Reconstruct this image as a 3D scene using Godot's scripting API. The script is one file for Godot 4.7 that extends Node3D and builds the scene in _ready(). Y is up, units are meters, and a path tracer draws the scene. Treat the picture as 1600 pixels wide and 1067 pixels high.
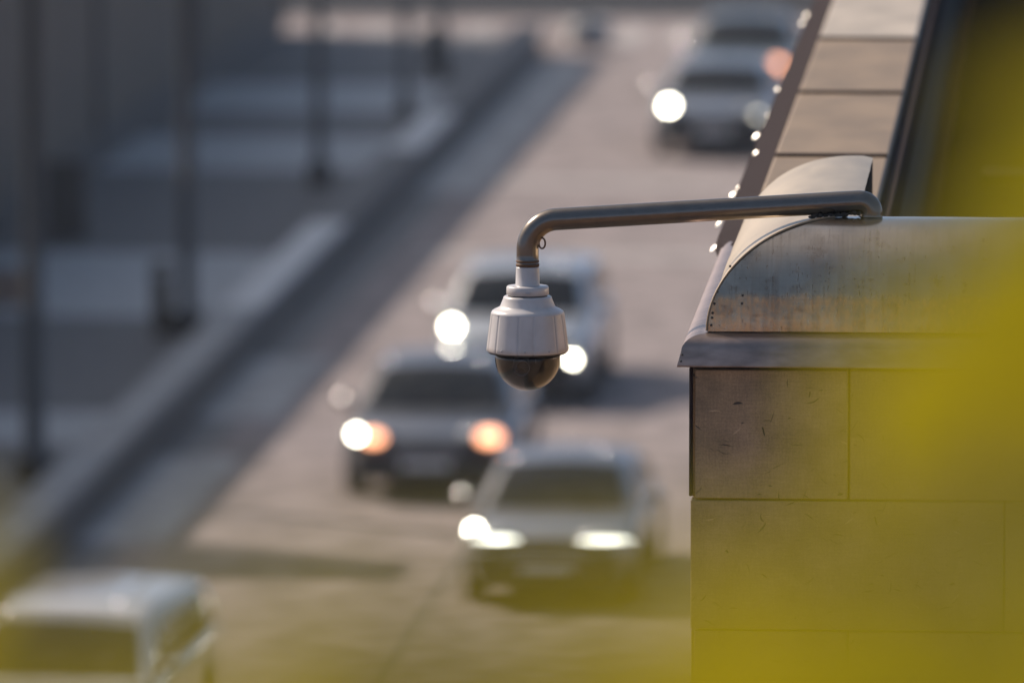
extends Node3D

# ------------------------------------------------------------------ helpers
var used := {}
var mats := {}

func numbered(n: String) -> String:
	if not used.has(n):
		used[n] = 0
		return n
	used[n] += 1
	return "%s_%03d" % [n, used[n]]

func tag(o: Node, label: String, category: String, group := "") -> void:
	o.set_meta("label", label)
	o.set_meta("category", category)
	if group:
		o.set_meta("group", group)

func thing(called: String, label: String, category: String, at := Vector3.ZERO, turn := 0.0, group := "") -> Node3D:
	var o := Node3D.new()
	o.name = numbered(called)
	add_child(o)
	o.position = at
	o.rotation.y = turn
	tag(o, label, category, group)
	return o

func mb(flat := false) -> SurfaceTool:
	var st := SurfaceTool.new()
	st.begin(Mesh.PRIMITIVE_TRIANGLES)
	st.set_smooth_group(-1 if flat else 0)
	return st

func obj(called: String, st: SurfaceTool, m: Material, parent: Node = null) -> MeshInstance3D:
	st.generate_normals()
	return inst(called, st.commit(), m, parent)

func inst(called: String, mesh: Mesh, m: Material, parent: Node = null) -> MeshInstance3D:
	var o := MeshInstance3D.new()
	o.mesh = mesh
	o.material_override = m
	if parent:
		o.name = called
		parent.add_child(o, true)
	else:
		o.name = numbered(called)
		add_child(o)
	return o

func struct(called: String, st: SurfaceTool, m: Material) -> MeshInstance3D:
	var o := obj(called, st, m)
	o.set_meta("kind", "structure")
	return o

func tri(st: SurfaceTool, a: Vector3, b: Vector3, c: Vector3) -> void:  # a b c counter-clockwise seen from outside
	st.add_vertex(a)
	st.add_vertex(c)
	st.add_vertex(b)

func quad(st: SurfaceTool, a: Vector3, b: Vector3, c: Vector3, d: Vector3) -> void:
	tri(st, a, b, c)
	tri(st, a, c, d)

func face_out(st: SurfaceTool, pts: Array, centre: Vector3) -> void:  # a convex polygon turned away from centre
	var n: Vector3 = (pts[1] - pts[0]).cross(pts[2] - pts[0])
	var mid := Vector3.ZERO
	for p in pts:
		mid += p
	mid /= pts.size()
	var q := pts.duplicate()
	if n.dot(mid - centre) < 0:
		q.reverse()
	for k in range(1, q.size() - 1):
		tri(st, q[0], q[k], q[k + 1])

func box(st: SurfaceTool, centre: Vector3, size: Vector3, bevel := 0.0, turn := Basis()) -> void:
	var h := size / 2.0
	var b := minf(bevel, minf(h.x, minf(h.y, h.z)) * 0.8)
	var signs := [-1.0, 1.0]
	var P := func(sx: float, sy: float, sz: float, which: int) -> Vector3:
		var v := Vector3(sx * (h.x - (0.0 if which == 0 else b)), sy * (h.y - (0.0 if which == 1 else b)), sz * (h.z - (0.0 if which == 2 else b)))
		return centre + turn * v
	for s in signs:
		face_out(st, [P.call(s, -1, -1, 0), P.call(s, 1, -1, 0), P.call(s, 1, 1, 0), P.call(s, -1, 1, 0)], centre)
		face_out(st, [P.call(-1, s, -1, 1), P.call(1, s, -1, 1), P.call(1, s, 1, 1), P.call(-1, s, 1, 1)], centre)
		face_out(st, [P.call(-1, -1, s, 2), P.call(1, -1, s, 2), P.call(1, 1, s, 2), P.call(-1, 1, s, 2)], centre)
	if b <= 0.0:
		return
	for s in signs:
		for t in signs:
			face_out(st, [P.call(s, t, -1, 0), P.call(s, t, 1, 0), P.call(s, t, 1, 1), P.call(s, t, -1, 1)], centre)
			face_out(st, [P.call(s, -1, t, 0), P.call(s, 1, t, 0), P.call(s, 1, t, 2), P.call(s, -1, t, 2)], centre)
			face_out(st, [P.call(-1, s, t, 1), P.call(1, s, t, 1), P.call(1, s, t, 2), P.call(-1, s, t, 2)], centre)
			for w in signs:
				face_out(st, [P.call(s, t, w, 0), P.call(s, t, w, 1), P.call(s, t, w, 2)], centre)

func block(called: String, centre: Vector3, size: Vector3, m: Material, parent: Node = null, bevel := 0.01, turn := Basis()) -> MeshInstance3D:
	var st := mb(true)
	box(st, centre, size, bevel, turn)
	return obj(called, st, m, parent)

# rows of points; rows run so that (next row) x (next point) points inwards unless flip
func grid(st: SurfaceTool, rows: Array, flip := false, uvs: Array = []) -> void:
	for i in rows.size() - 1:
		for j in rows[i].size() - 1:
			var idx := [[i, j], [i + 1, j], [i + 1, j + 1], [i, j + 1]]
			if flip:
				idx.reverse()
			for k in [0, 2, 1, 0, 3, 2]:
				var a: Array = idx[k]
				if uvs.size():
					st.set_uv(uvs[a[0]][a[1]])
				st.add_vertex(rows[a[0]][a[1]])

func lathe(st: SurfaceTool, prof: Array, segs := 48, at := Vector3.ZERO) -> void:  # prof: Vector2(radius, y) from the top down
	var rows := []
	for p in prof:
		var r := []
		for k in segs + 1:
			var a := TAU * k / segs
			r.append(at + Vector3(p.x * cos(a), p.y, p.x * sin(a)))
		rows.append(r)
	grid(st, rows, true)

func tube(st: SurfaceTool, pts: Array, radii: Array, segs := 16, caps := true) -> void:
	var rows := []
	var side := Vector3.UP
	for i in pts.size():
		var d: Vector3 = (pts[mini(i + 1, pts.size() - 1)] - pts[maxi(i - 1, 0)]).normalized()
		if i == 0:
			side = Vector3.UP.cross(d) if absf(d.y) < 0.9 else Vector3.RIGHT.cross(d)
		side = (side - d * side.dot(d)).normalized()
		var up := d.cross(side)
		var r := []
		for k in segs + 1:
			var a := TAU * k / segs
			r.append(pts[i] + (side * cos(a) + up * sin(a)) * (radii[mini(i, radii.size() - 1)]))
		rows.append(r)
	grid(st, rows)
	if caps:
		for e in [0, rows.size() - 1]:
			var inner: Vector3 = pts[1] if e == 0 else pts[e - 1]
			for k in segs:
				face_out(st, [pts[e], rows[e][k], rows[e][k + 1]], inner)

func ball(st: SurfaceTool, at: Vector3, r: Vector3, segs := 16) -> void:
	var rows := []
	for i in segs / 2 + 1:
		var a := PI * i / (segs / 2)
		var row := []
		for k in segs + 1:
			var b := TAU * k / segs
			row.append(at + Vector3(sin(a) * cos(b) * r.x, cos(a) * r.y, sin(a) * sin(b) * r.z))
		rows.append(row)
	grid(st, rows, true)

func lin(r: float, g: float, b: float, a := 1.0) -> Color:
	var c := Color(r, g, b).linear_to_srgb()
	c.a = a
	return c

func mat(called: String, c: Color, rough := 0.7, metal := 0.0) -> StandardMaterial3D:
	var m := StandardMaterial3D.new()
	m.resource_name = called
	m.albedo_color = c
	m.roughness = rough
	m.metallic = metal
	mats[called] = m
	return m

func noise_tex(freq: float, lo: Color, hi: Color, size := 512, sd := 1, octaves := 5) -> NoiseTexture2D:
	var n := FastNoiseLite.new()
	n.noise_type = FastNoiseLite.TYPE_SIMPLEX_SMOOTH
	n.seed = sd
	n.frequency = freq
	n.fractal_octaves = octaves
	var t := NoiseTexture2D.new()
	t.width = size
	t.height = size
	t.seamless = true
	t.noise = n
	var g := Gradient.new()
	g.set_color(0, lo)
	g.set_color(1, hi)
	t.color_ramp = g
	return t

func surface_mat(called: String, c: Color, rough: float, tile: float, contrast: float, sd: int, freq := 0.02) -> StandardMaterial3D:
	var m := mat(called, c, rough)
	m.albedo_texture = noise_tex(freq, Color(1 - contrast, 1 - contrast, 1 - contrast), Color.WHITE, 512, sd)
	m.uv1_triplanar = true
	m.uv1_world_triplanar = true
	m.uv1_scale = Vector3.ONE / tile
	return m

# ------------------------------------------------------------------ computed textures
func to_tex(im: Image) -> ImageTexture:
	return ImageTexture.create_from_image(im)

func fn(freq: float, sd: int, octaves := 4) -> FastNoiseLite:
	var n := FastNoiseLite.new()
	n.noise_type = FastNoiseLite.TYPE_SIMPLEX_SMOOTH
	n.seed = sd
	n.frequency = freq
	n.fractal_octaves = octaves
	return n

# tone map of the stone cladding: fine horizontal and vertical grain, dark curved scratches, pale rubs
func cladding_images() -> Array:
	var rng := RandomNumberGenerator.new()
	rng.seed = 77
	var W := 1024
	var tone := PackedFloat32Array()
	tone.resize(W * W)
	var a := fn(0.006, 3)
	var b := fn(0.05, 4, 3)
	var g2 := fn(0.12, 6, 3)
	for y in W:
		for x in W:
			var t := 0.80 + 0.16 * a.get_noise_2d(x, y) + 0.05 * b.get_noise_2d(x * 0.25, y * 3.0) + 0.05 * b.get_noise_2d(x * 3.0 + 900, y * 0.3) + 0.10 * (rng.randf() - 0.5) + 0.07 * g2.get_noise_2d(x, y)
			tone[y * W + x] = t
	for k in 420:
		var x := rng.randf() * W
		var y := rng.randf() * W
		var dense := a.get_noise_2d(x * 0.7 + 300, y * 0.7) > 0.05
		if not dense and rng.randf() < 0.65:
			continue
		var dir := rng.randfn(0.0, 0.3)
		if rng.randf() < 0.12:
			dir += PI / 2
		var bend := rng.randfn(0.0, 0.022)
		var n := int(rng.randf_range(10, 48))
		var w := rng.randf_range(0.7, 2.0)
		if rng.randf() < 0.06:
			w = 3.2
		var deep := rng.randf_range(0.08, 0.7) if rng.randf() < 0.8 else -0.22
		for s in n:
			var wid := w * sin(PI * (s + 0.5) / n)
			for dy in range(-3, 4):
				for dx in range(-1, 2):
					var f := clampf(wid + 0.5 - Vector2(dx, dy).length(), 0, 1)
					if f > 0:
						var p := posmod(int(y) + dy, W) * W + posmod(int(x) + dx, W)
						tone[p] *= 1.0 - deep * f * 0.6
			x += cos(dir)
			y += sin(dir)
			dir += bend + rng.randfn(0, 0.05)
	var im := Image.create(W, W, false, Image.FORMAT_RGB8)
	var bump := Image.create(W, W, false, Image.FORMAT_RGB8)
	for y in W:
		for x in W:
			var t := tone[y * W + x]
			im.set_pixel(x, y, Color(clampf(t, 0, 1), clampf(t * 0.985, 0, 1), clampf(t * 0.955, 0, 1)))
			var h := clampf(t * 0.8, 0, 1)
			bump.set_pixel(x, y, Color(h, h, h))
	bump.bump_map_to_normal_map(2.0)
	return [im, bump]

# weathered sheet metal: u along the coping (1.2 m), v from the ridge (0) to the eave (1)
func coping_images() -> Array:
	var rng := RandomNumberGenerator.new()
	rng.seed = 5
	var W := 2048
	var Hh := 512
	var tone := PackedFloat32Array()
	tone.resize(W * Hh)
	var dirt := PackedFloat32Array()
	dirt.resize(W * Hh)
	var a := fn(0.004, 11)
	var b := fn(0.03, 12, 3)
	var c := fn(0.012, 13, 3)
	for y in Hh:
		var v := y / float(Hh)
		for x in W:
			var i := y * W + x
			tone[i] = 0.78 + 0.10 * a.get_noise_2d(x, y) + 0.03 * b.get_noise_2d(x * 2.5, y * 0.12) + 0.035 * b.get_noise_2d(x * 0.15 + 500, y * 4.0)
			var run := smoothstep(0.28, 0.75, c.get_noise_2d(x * 1.4, y * 0.10) + 0.25) * smoothstep(0.16, 0.4, v)
			dirt[i] = 0.10 * run
	for k in 150:  # drip streaks
		var x := rng.randf() * W
		if rng.randf() < 0.7:
			x = rng.randfn(560, 260)
		var y0 := rng.randf_range(0.22, 0.8) * Hh
		var n := int(rng.randf_range(20, 190))
		var w := rng.randf_range(1.0, 5.0)
		var s0 := rng.randf_range(0.05, 0.3)
		for s in n:
			var y := int(y0) + s
			if y >= Hh:
				break
			var f := s0 * (1.0 - s / float(n)) * (0.6 + 0.4 * rng.randf())
			for dx in range(-6, 7):
				var g := clampf(w + 0.5 - absf(dx), 0, 1)
				if g > 0:
					var i := y * W + posmod(int(x) + dx, W)
					dirt[i] = maxf(dirt[i], f * g)
			x += rng.randfn(0, 0.25)
	for k in 170:  # specks and flecks
		var x := rng.randfn(420, 240) if rng.randf() < 0.75 else rng.randf() * W
		var y := rng.randf_range(0.45, 0.97) * Hh
		var n := int(rng.randf_range(2, 16))
		var w := rng.randf_range(0.6, 1.8)
		for s in n:
			for dx in range(-3, 4):
				var g := clampf(w * (1.0 - s / float(n)) + 0.5 - absf(dx), 0, 1)
				var yy := int(y) + s
				if g > 0 and yy < Hh:
					var i := yy * W + posmod(int(x) + dx, W)
					dirt[i] = maxf(dirt[i], 0.6 * g)
			x += rng.randfn(0, 0.5)
	var im := Image.create(W, Hh, false, Image.FORMAT_RGB8)
	var orm := Image.create(W, Hh, false, Image.FORMAT_RGB8)
	for y in Hh:
		for x in W:
			var i := y * W + x
			var d := clampf(dirt[i], 0, 1)
			var t := tone[i]
			var v := y / float(Hh)
			var eave_tan := smoothstep(0.76, 0.83, v + 0.03 * c.get_noise_2d(x * 0.8, y)) * (0.75 + 0.5 * c.get_noise_2d(x * 3.0, y * 2.0 + 300))  # tan band towards the eave, rougher and less metallic
			var blotch := 0.5 * smoothstep(0.12, 0.5, c.get_noise_2d(x * 0.55 + 900, y * 1.1)) * smoothstep(0.25, 0.5, v)
			d = clampf(d + 0.35 * blotch * (0.7 + b.get_noise_2d(x, y)), 0, 1)
			eave_tan = clampf(eave_tan, 0, 1)
			var col := Color(t, t * 0.97, t * 0.92).lerp(Color(t * 1.3, t * 1.04, t * 0.79), eave_tan).lerp(Color(0.13, 0.11, 0.09), d)
			im.set_pixel(x, y, col.clamp())
			orm.set_pixel(x, y, Color(1, clampf(0.62 + 0.4 * d + 0.6 * (0.80 - t) + 0.25 * eave_tan, 0, 1), clampf(1.0 - 1.2 * d - 0.45 * eave_tan, 0, 1)))
	return [im, orm]

func pipe_image() -> Image:
	var rng := RandomNumberGenerator.new()
	rng.seed = 9
	var im := Image.create(1024, 256, false, Image.FORMAT_RGB8)
	var a := fn(0.012, 21)
	var b := fn(0.05, 22, 3)
	for y in 256:
		for x in 1024:
			var t := 0.88 + 0.07 * a.get_noise_2d(x, y * 2) + 0.03 * b.get_noise_2d(x * 0.3, y * 3)
			im.set_pixel(x, y, Color(t, t * 0.97, t * 0.93).clamp())
	for k in 60:
		var x := int(rng.randf() * 1024)
		var y := int(rng.randf() * 256)
		var r := rng.randf_range(0.5, 1.6)
		for dy in range(-4, 5):
			for dx in range(-4, 5):
				if Vector2(dx, dy * 0.6).length() < r:
					im.set_pixel(posmod(x + dx, 1024), posmod(y + dy, 256), Color(0.16, 0.12, 0.09))
	return im

# ------------------------------------------------------------------ cars
func car_half_width(d: float, L: float, W: float) -> float:
	var f := smoothstep(0.0, 0.55, d) * 0.16 + 0.84
	var r := 1.0 - 0.10 * smoothstep(L - 0.6, L, d)
	return W / 2.0 * f * r

func lerp_pts(pts: Array, d: float) -> float:
	for i in pts.size() - 1:
		if d <= pts[i + 1].x:
			var k: float = (d - pts[i].x) / maxf(pts[i + 1].x - pts[i].x, 1e-6)
			k = clampf(k, 0, 1)
			return lerpf(pts[i].y, pts[i + 1].y, k * k * (3 - 2 * k) * 0.4 + k * 0.6)
	return pts[-1].y

func car_cabin(s: Dictionary, d: float, t: float) -> Vector3:
	var wb: float = car_half_width(d, s.L, s.W) - 0.06
	var belt: float = lerp_pts(s.deck, d) - 0.02
	var h: float = maxf(lerp_pts(s.roof, d), belt)
	var wt: float = wb - (h - belt) * s.tumble
	var x: float
	var y: float
	if absf(t) <= 0.6:
		var k := t / 0.6
		x = k * wt
		y = h + 0.05 * (1 - k * k) * smoothstep(0.0, 0.3, h - belt)
	else:
		var k := (absf(t) - 0.6) / 0.4
		x = signf(t) * lerpf(wt, wb, k)
		y = lerpf(h, belt, k) + 0.02 * sin(k * PI) * (h - belt)
		x += signf(t) * 0.03 * sin(k * PI)
	return Vector3(x, y, -d)

func cabin_patch(s: Dictionary, d0: float, d1: float, t0: float, t1: float, out: float, n := 8, m := 6, skew := 0.0) -> SurfaceTool:
	var st := mb()
	var rows := []
	for i in n + 1:
		var r := []
		for j in m + 1:
			var t := lerpf(t0, t1, j / float(m))
			var d := lerpf(d0, d1, i / float(n)) + skew * (absf(t) - 0.66)
			var p := car_cabin(s, d, t)
			var e := 0.02
			var nn := (car_cabin(s, d, t + e) - car_cabin(s, d, t - e)).cross(car_cabin(s, d + e, t) - car_cabin(s, d - e, t))
			nn = -nn.normalized() if nn.y < 0 or (absf(t) > 0.62 and nn.x * t < 0) else nn.normalized()
			if absf(t) > 0.62:
				nn = Vector3(signf(t), 0.3, 0).normalized()
			r.append(p + nn * out)
		rows.append(r)
	grid(st, rows, false)
	return st

func make_car(called: String, label: String, category: String, s: Dictionary, at: Vector3, turn := 0.0) -> Node3D:
	var c := thing(called, label, category, at, turn, "cars driving along the road")
	var L: float = s.L
	var W: float = s.W
	var paint: Material = s.paint
	# lower body shell
	var rows := []
	var ds := [0.0, 0.03, 0.09, 0.2, 0.4, 0.7, 1.0, 1.3, 1.7, 2.2, 2.8, 3.3, L - 0.7, L - 0.3, L - 0.08, L]
	for d in ds:
		var w := car_half_width(d, L, W)
		var top: float = lerp_pts(s.deck, d)
		var b := 0.22 if d > 0.1 and d < L - 0.1 else 0.30
		var half := [Vector2(0, b), Vector2(w * 0.85, b), Vector2(w * 0.97, b + 0.08), Vector2(w, 0.5), Vector2(w * 0.985, top - 0.14), Vector2(w * 0.95, top - 0.05), Vector2(w * 0.84, top - 0.005), Vector2(w * 0.45, top + 0.03), Vector2(0, top + 0.04)]
		var r := []
		for k in range(half.size()):
			r.append(Vector3(half[k].x, half[k].y, -d))
		for k in range(half.size() - 2, 0, -1):
			r.append(Vector3(-half[k].x, half[k].y, -d))
		r.append(r[0])
		rows.append(r)
	var st := mb()
	grid(st, rows, true)
	for e in [0, rows.size() - 1]:
		var ctr := Vector3(0, 0.55, -ds[e])
		for k in rows[e].size() - 1:
			face_out(st, [ctr, rows[e][k], rows[e][k + 1]], Vector3(0, 0.5, -L / 2))
	obj("body", st, paint, c)
	# cabin
	var cowl: float = s.cowl
	var head: float = s.head
	var tail: float = s.tail
	obj("roof", cabin_patch(s, cowl - 0.02, tail, -1.0, 1.0, 0.0, 26, 24), paint, c)
	obj("windshield", cabin_patch(s, cowl + 0.05, head - 0.03, -0.54, 0.54, 0.012, 8, 10), mats.car_glass, c)
	for q in [-1.0, 1.0]:
		obj("side_window", cabin_patch(s, head + 0.12, head + 0.95, q * 0.66, q * 0.95, 0.012, 6, 4, -0.9), mats.car_glass, c)
		obj("side_window", cabin_patch(s, head + 1.05, tail - 0.75, q * 0.66, q * 0.95, 0.012, 6, 4), mats.car_glass, c)
	# front end
	var nose: float = lerp_pts(s.deck, 0.0)
	block("grille", Vector3(0, nose - 0.12, 0.03), Vector3(s.grille_w, s.grille_h, 0.12), mats.black_trim, c, 0.02)
	for k in 3:
		block("grille_bar", Vector3(0, nose - 0.12 + (k - 1) * s.grille_h * 0.28, 0.09), Vector3(s.grille_w * 0.96, 0.02, 0.02), mats.chrome, c, 0.005)
	block("bumper", Vector3(0, 0.43, -0.02), Vector3(W * 0.80, 0.36, 0.16), mats.black_trim, c, 0.04)
	block("number_plate", Vector3(0, 0.44, 0.068), Vector3(0.52, 0.115, 0.015), mats.plate, c, 0.004)
	for k in [-1, 1]:
		var f := mb()
		var fx: float = k * (W / 2 - 0.33)
		ball(f, Vector3(fx, s.lamp_y, -0.09), Vector3(0.25, 0.085, 0.13), 16)
		var hl := obj("headlight", f, mats.lens, c)
		var glow: Array = s.lights.get(k, [])
		for g in glow:
			lamp(hl, c, g)
		var w := mb()
		ball(w, Vector3(k * (W / 2 + 0.09), lerp_pts(s.deck, cowl) + 0.1, -cowl - 0.42), Vector3(0.11, 0.08, 0.06), 12)
		var wm := obj("wing_mirror", w, paint, c)
		if k < 0:
			w = mb()
			ball(w, Vector3.ZERO, Vector3(0.026, 0.0045, 0.026), 16)
			var trim := obj("mirror_glint", w, mats.chrome, wm)  # added chrome dot, tilted to throw a sun glint
			var up := Vector3(-0.545, 0.65, 0.53)
			var sx := up.cross(Vector3.BACK).normalized()
			trim.transform = Transform3D(Basis(sx, up, sx.cross(up)), Vector3(k * (W / 2 + 0.09) - 0.05, lerp_pts(s.deck, cowl) + 0.15, -cowl - 0.37))
	for k in [-1, 1]:
		for d in [0.86, L - 0.92]:
			var wn := MeshInstance3D.new()
			var ty := mb()
			var R := 0.33
			var prof := [Vector2(0.2, 0.11), Vector2(R - 0.03, 0.11), Vector2(R, 0.08), Vector2(R, -0.08), Vector2(R - 0.03, -0.11), Vector2(0.2, -0.11)]
			lathe(ty, prof, 28)
			ty.generate_normals()
			wn.mesh = ty.commit()
			wn.material_override = mats.rubber
			wn.name = "wheel"
			c.add_child(wn, true)
			wn.position = Vector3(k * (W / 2 - 0.095), R, -d)
			wn.rotation.z = -k * PI / 2
			var rim := mb()
			lathe(rim, [Vector2(0.001, 0.07), Vector2(0.07, 0.075), Vector2(0.17, 0.05), Vector2(0.215, 0.1), Vector2(0.215, -0.09), Vector2(0.001, -0.09)], 28)
			obj("rim", rim, mats.rim, wn)
			var arch := mb()
			lathe(arch, [Vector2(0.001, 0.0), Vector2(0.39, 0.0), Vector2(0.39, -0.12), Vector2(0.001, -0.12)], 28)
			arch.generate_normals()
			var ao := inst("wheel_arch", arch.commit(), mats.black_trim, c)
			ao.position = Vector3(k * (W / 2 + 0.004), R + 0.03, -d)
			ao.rotation.z = -k * PI / 2
	for q in [[-0.5, head + 0.12], [0.34, head + 0.35]]:
		var rt := mb()
		ball(rt, Vector3.ZERO, Vector3(0.017, 0.003, 0.017), 12)
		var ro := obj("roof_glint", rt, mats.chrome, c)  # dots added on the roof only to catch the sun
		var up2 := Vector3(-0.545, 0.65, 0.53)
		var sx2 := up2.cross(Vector3.BACK).normalized()
		ro.transform = Transform3D(Basis(sx2, up2, sx2.cross(up2)), car_cabin(s, q[1], q[0]) + Vector3(0, 0.02, 0.01))
	var wp := mb()
	for k in [-0.45, 0.1]:
		var a := car_cabin(s, cowl + 0.06, k * 0.6) + Vector3(0, 0.03, 0.02)
		var b := car_cabin(s, cowl + 0.22, k * 0.6 + 0.3) + Vector3(0, 0.035, 0)
		tube(wp, [a, b], [0.01], 6)
	obj("wiper", wp, mats.black_trim, c)
	return c

# a lit lamp of a car: glowing lens plus a light of the same colour in front of it
func lamp(parent: Node, _car: Node, g: Dictionary) -> void:
	var st := mb()
	ball(st, g.at, g.size, 14)
	var key := "lamp_%s_%s" % [g.colour, g.power]
	if not mats.has(key):
		var m := mat(key, Color(0.9, 0.9, 0.9), 0.4)
		m.emission_enabled = true
		m.emission = g.colour
		m.emission_energy_multiplier = g.power
	obj(g.get("called", "headlamp"), st, mats[key], parent)
	var li := SpotLight3D.new()
	li.name = "lamp_light"
	li.position = g.at + Vector3(0, 0, g.size.z + 0.02)
	li.rotation = Vector3(-0.15, PI, 0)
	li.light_color = g.colour
	li.light_energy = 0.12
	li.spot_range = 30.0
	li.spot_attenuation = 2.0
	li.spot_angle = 40.0
	li.light_size = 0.05
	li.shadow_enabled = true
	parent.add_child(li, true)

# ------------------------------------------------------------------ street furniture
func lamp_post(label: String, at: Vector3, h: float, r: float) -> Node3D:
	var o := thing("lamp_post", label, "lamp post", at, 0.0, "dark posts along the left pavement")
	var st := mb()
	lathe(st, [Vector2(0.001, 0.32), Vector2(r * 1.7, 0.32), Vector2(r * 1.9, 0.28), Vector2(r * 1.9, 0.0), Vector2(0.001, 0.0)], 20)
	obj("base", st, mats.post, o)
	st = mb()
	tube(st, [Vector3(0, 0.3, 0), Vector3(0, h * 0.5, 0), Vector3(0, h, 0)], [r, r * 0.85, r * 0.65], 16)
	obj("pole", st, mats.post, o)
	st = mb()
	tube(st, [Vector3(0, h - 0.1, 0), Vector3(0.5, h + 0.2, 0), Vector3(1.3, h + 0.3, 0)], [0.04, 0.035, 0.03], 10)
	obj("arm", st, mats.post, o)
	block("lamp_head", Vector3(1.5, h + 0.28, 0), Vector3(0.6, 0.1, 0.26), mats.post, o, 0.03)
	return o

func _ready() -> void:
	# ---------------------------------------------------------------- camera, sky, sun, exposure
	var cam := Camera3D.new()
	cam.name = "camera"
	add_child(cam)
	cam.position = Vector3(0, 12.8, 0)
	cam.rotation = Vector3(deg_to_rad(-6.77), deg_to_rad(4.894), 0)
	var att := CameraAttributesPhysical.new()
	att.frustum_focal_length = 300.0
	att.frustum_focus_distance = 20.0
	att.frustum_near = 0.1
	att.frustum_far = 3000.0
	att.exposure_aperture = 3.7
	cam.attributes = att
	cam.fov = rad_to_deg(2.0 * atan(12.0 / 300.0))
	cam.near = 0.1
	cam.far = 3000.0
	cam.current = true

	var we := WorldEnvironment.new()
	we.name = "world_environment"
	var env := Environment.new()
	var sky := Sky.new()
	var sm := ProceduralSkyMaterial.new()
	sm.sky_top_color = Color(0.345, 0.42, 0.525)
	sm.sky_horizon_color = Color(0.53, 0.62, 0.74)
	sm.sky_curve = 0.12
	sm.ground_bottom_color = Color(0.3, 0.26, 0.22)
	sm.ground_horizon_color = Color(0.5, 0.48, 0.46)
	sm.sun_angle_max = 80.0
	sm.sun_curve = 0.38
	sky.sky_material = sm
	env.background_mode = Environment.BG_SKY
	env.sky = sky
	env.background_energy_multiplier = 1.35
	env.tonemap_mode = Environment.TONE_MAPPER_LINEAR
	env.tonemap_exposure = 1.32
	env.fog_enabled = true
	env.fog_density = 0.0003
	env.fog_light_color = Color(0.80, 0.84, 0.90)
	env.sdfgi_enabled = true
	env.ssao_enabled = true
	env.ssil_enabled = true
	we.environment = env
	add_child(we)

	var sun := DirectionalLight3D.new()
	sun.name = "sun"
	add_child(sun)
	sun.basis = Basis.looking_at(Vector3(0.668, -0.616, 0.418))
	sun.light_energy = 1.55
	sun.light_color = Color(1.0, 0.935, 0.87)
	sun.light_angular_distance = 0.5
	sun.shadow_enabled = true

	# ---------------------------------------------------------------- materials
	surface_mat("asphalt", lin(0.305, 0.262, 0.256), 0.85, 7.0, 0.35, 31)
	surface_mat("asphalt_shade", lin(0.05, 0.052, 0.058), 0.8, 6.0, 0.35, 32)
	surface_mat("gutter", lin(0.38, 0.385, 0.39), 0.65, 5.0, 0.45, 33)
	surface_mat("pale_stone_sky_tone", lin(0.44, 0.45, 0.46), 0.6, 3.0, 0.35, 34)  # paints sky light on the pavement; planter and bollard band are plain stone
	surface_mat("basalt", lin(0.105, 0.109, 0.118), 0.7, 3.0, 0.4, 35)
	surface_mat("capstone_sky_tone", lin(0.62, 0.62, 0.62), 0.6, 3.0, 0.25, 44)
	surface_mat("wall_grey", lin(0.10, 0.102, 0.11), 0.7, 2.0, 0.3, 45)
	surface_mat("marking", lin(0.52, 0.48, 0.46), 0.7, 1.5, 0.5, 36)
	surface_mat("facade", lin(0.135, 0.105, 0.078), 0.7, 4.0, 0.25, 37)
	surface_mat("plinth", lin(0.05, 0.05, 0.055), 0.6, 3.0, 0.3, 38)
	surface_mat("soil", lin(0.28, 0.185, 0.125), 0.9, 30.0, 0.4, 39)
	surface_mat("roofing", lin(0.016, 0.015, 0.015), 0.9, 2.0, 0.4, 40)
	mat("joint", lin(0.04, 0.036, 0.03), 0.9)
	mat("post", lin(0.03, 0.032, 0.036), 0.5, 0.2)
	mat("car_glass", lin(0.008, 0.010, 0.012), 0.08)
	mats.car_glass.metallic_specular = 0.3
	mats.asphalt_shade.metallic_specular = 0.1
	mat("black_trim", lin(0.012, 0.012, 0.013), 0.5)
	mat("chrome", lin(0.6, 0.6, 0.6), 0.2, 1.0)
	mat("rim", lin(0.35, 0.35, 0.36), 0.35, 0.9)
	mat("rubber", lin(0.015, 0.015, 0.015), 0.85)
	mat("plate", lin(0.65, 0.65, 0.63), 0.5)
	mat("lens", lin(0.35, 0.37, 0.38), 0.12)
	for p in [["silver", 0.13, 0.135, 0.15], ["graphite", 0.06, 0.062, 0.072], ["white", 0.34, 0.36, 0.385], ["steel_blue", 0.14, 0.16, 0.195], ["pearl", 0.46, 0.46, 0.47], ["dark_green", 0.03, 0.042, 0.04]]:
		var m := mat("paint_" + p[0], lin(p[1], p[2], p[3]), 0.35, 0.35)
		m.clearcoat_enabled = true
		m.clearcoat = 1.0
		m.clearcoat_roughness = 0.06

	var ci := cladding_images()
	var clad := mat("cladding", lin(0.42, 0.285, 0.165), 0.62)
	clad.albedo_texture = to_tex(ci[0])
	clad.normal_enabled = true
	clad.normal_texture = to_tex(ci[1])
	clad.normal_scale = 0.5
	clad.uv1_triplanar = true
	clad.uv1_world_triplanar = true
	clad.uv1_scale = Vector3.ONE / 0.9

	var cw: StandardMaterial3D = clad.duplicate()
	cw.albedo_color = lin(0.44, 0.30, 0.165)
	cw.uv1_offset = Vector3(0.37, 0.61, 0.2)
	mats["cladding_warm"] = cw
	var cd: StandardMaterial3D = clad.duplicate()
	cd.albedo_color = lin(0.385, 0.265, 0.16)
	cd.uv1_offset = Vector3(0.71, 0.23, 0.5)
	mats["cladding_dull"] = cd
	var mi := coping_images()
	var cm := mat("coping_metal", lin(0.64, 0.555, 0.48), 0.30, 0.95)
	var sd := mat("coping_sunlit_metal", lin(0.46, 0.37, 0.25), 0.36, 0.45)  # same metal as the front; this copy carries the sunlit look
	sd.albedo_texture = noise_tex(0.006, Color(0.84, 0.84, 0.84), Color.WHITE, 512, 53)
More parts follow.
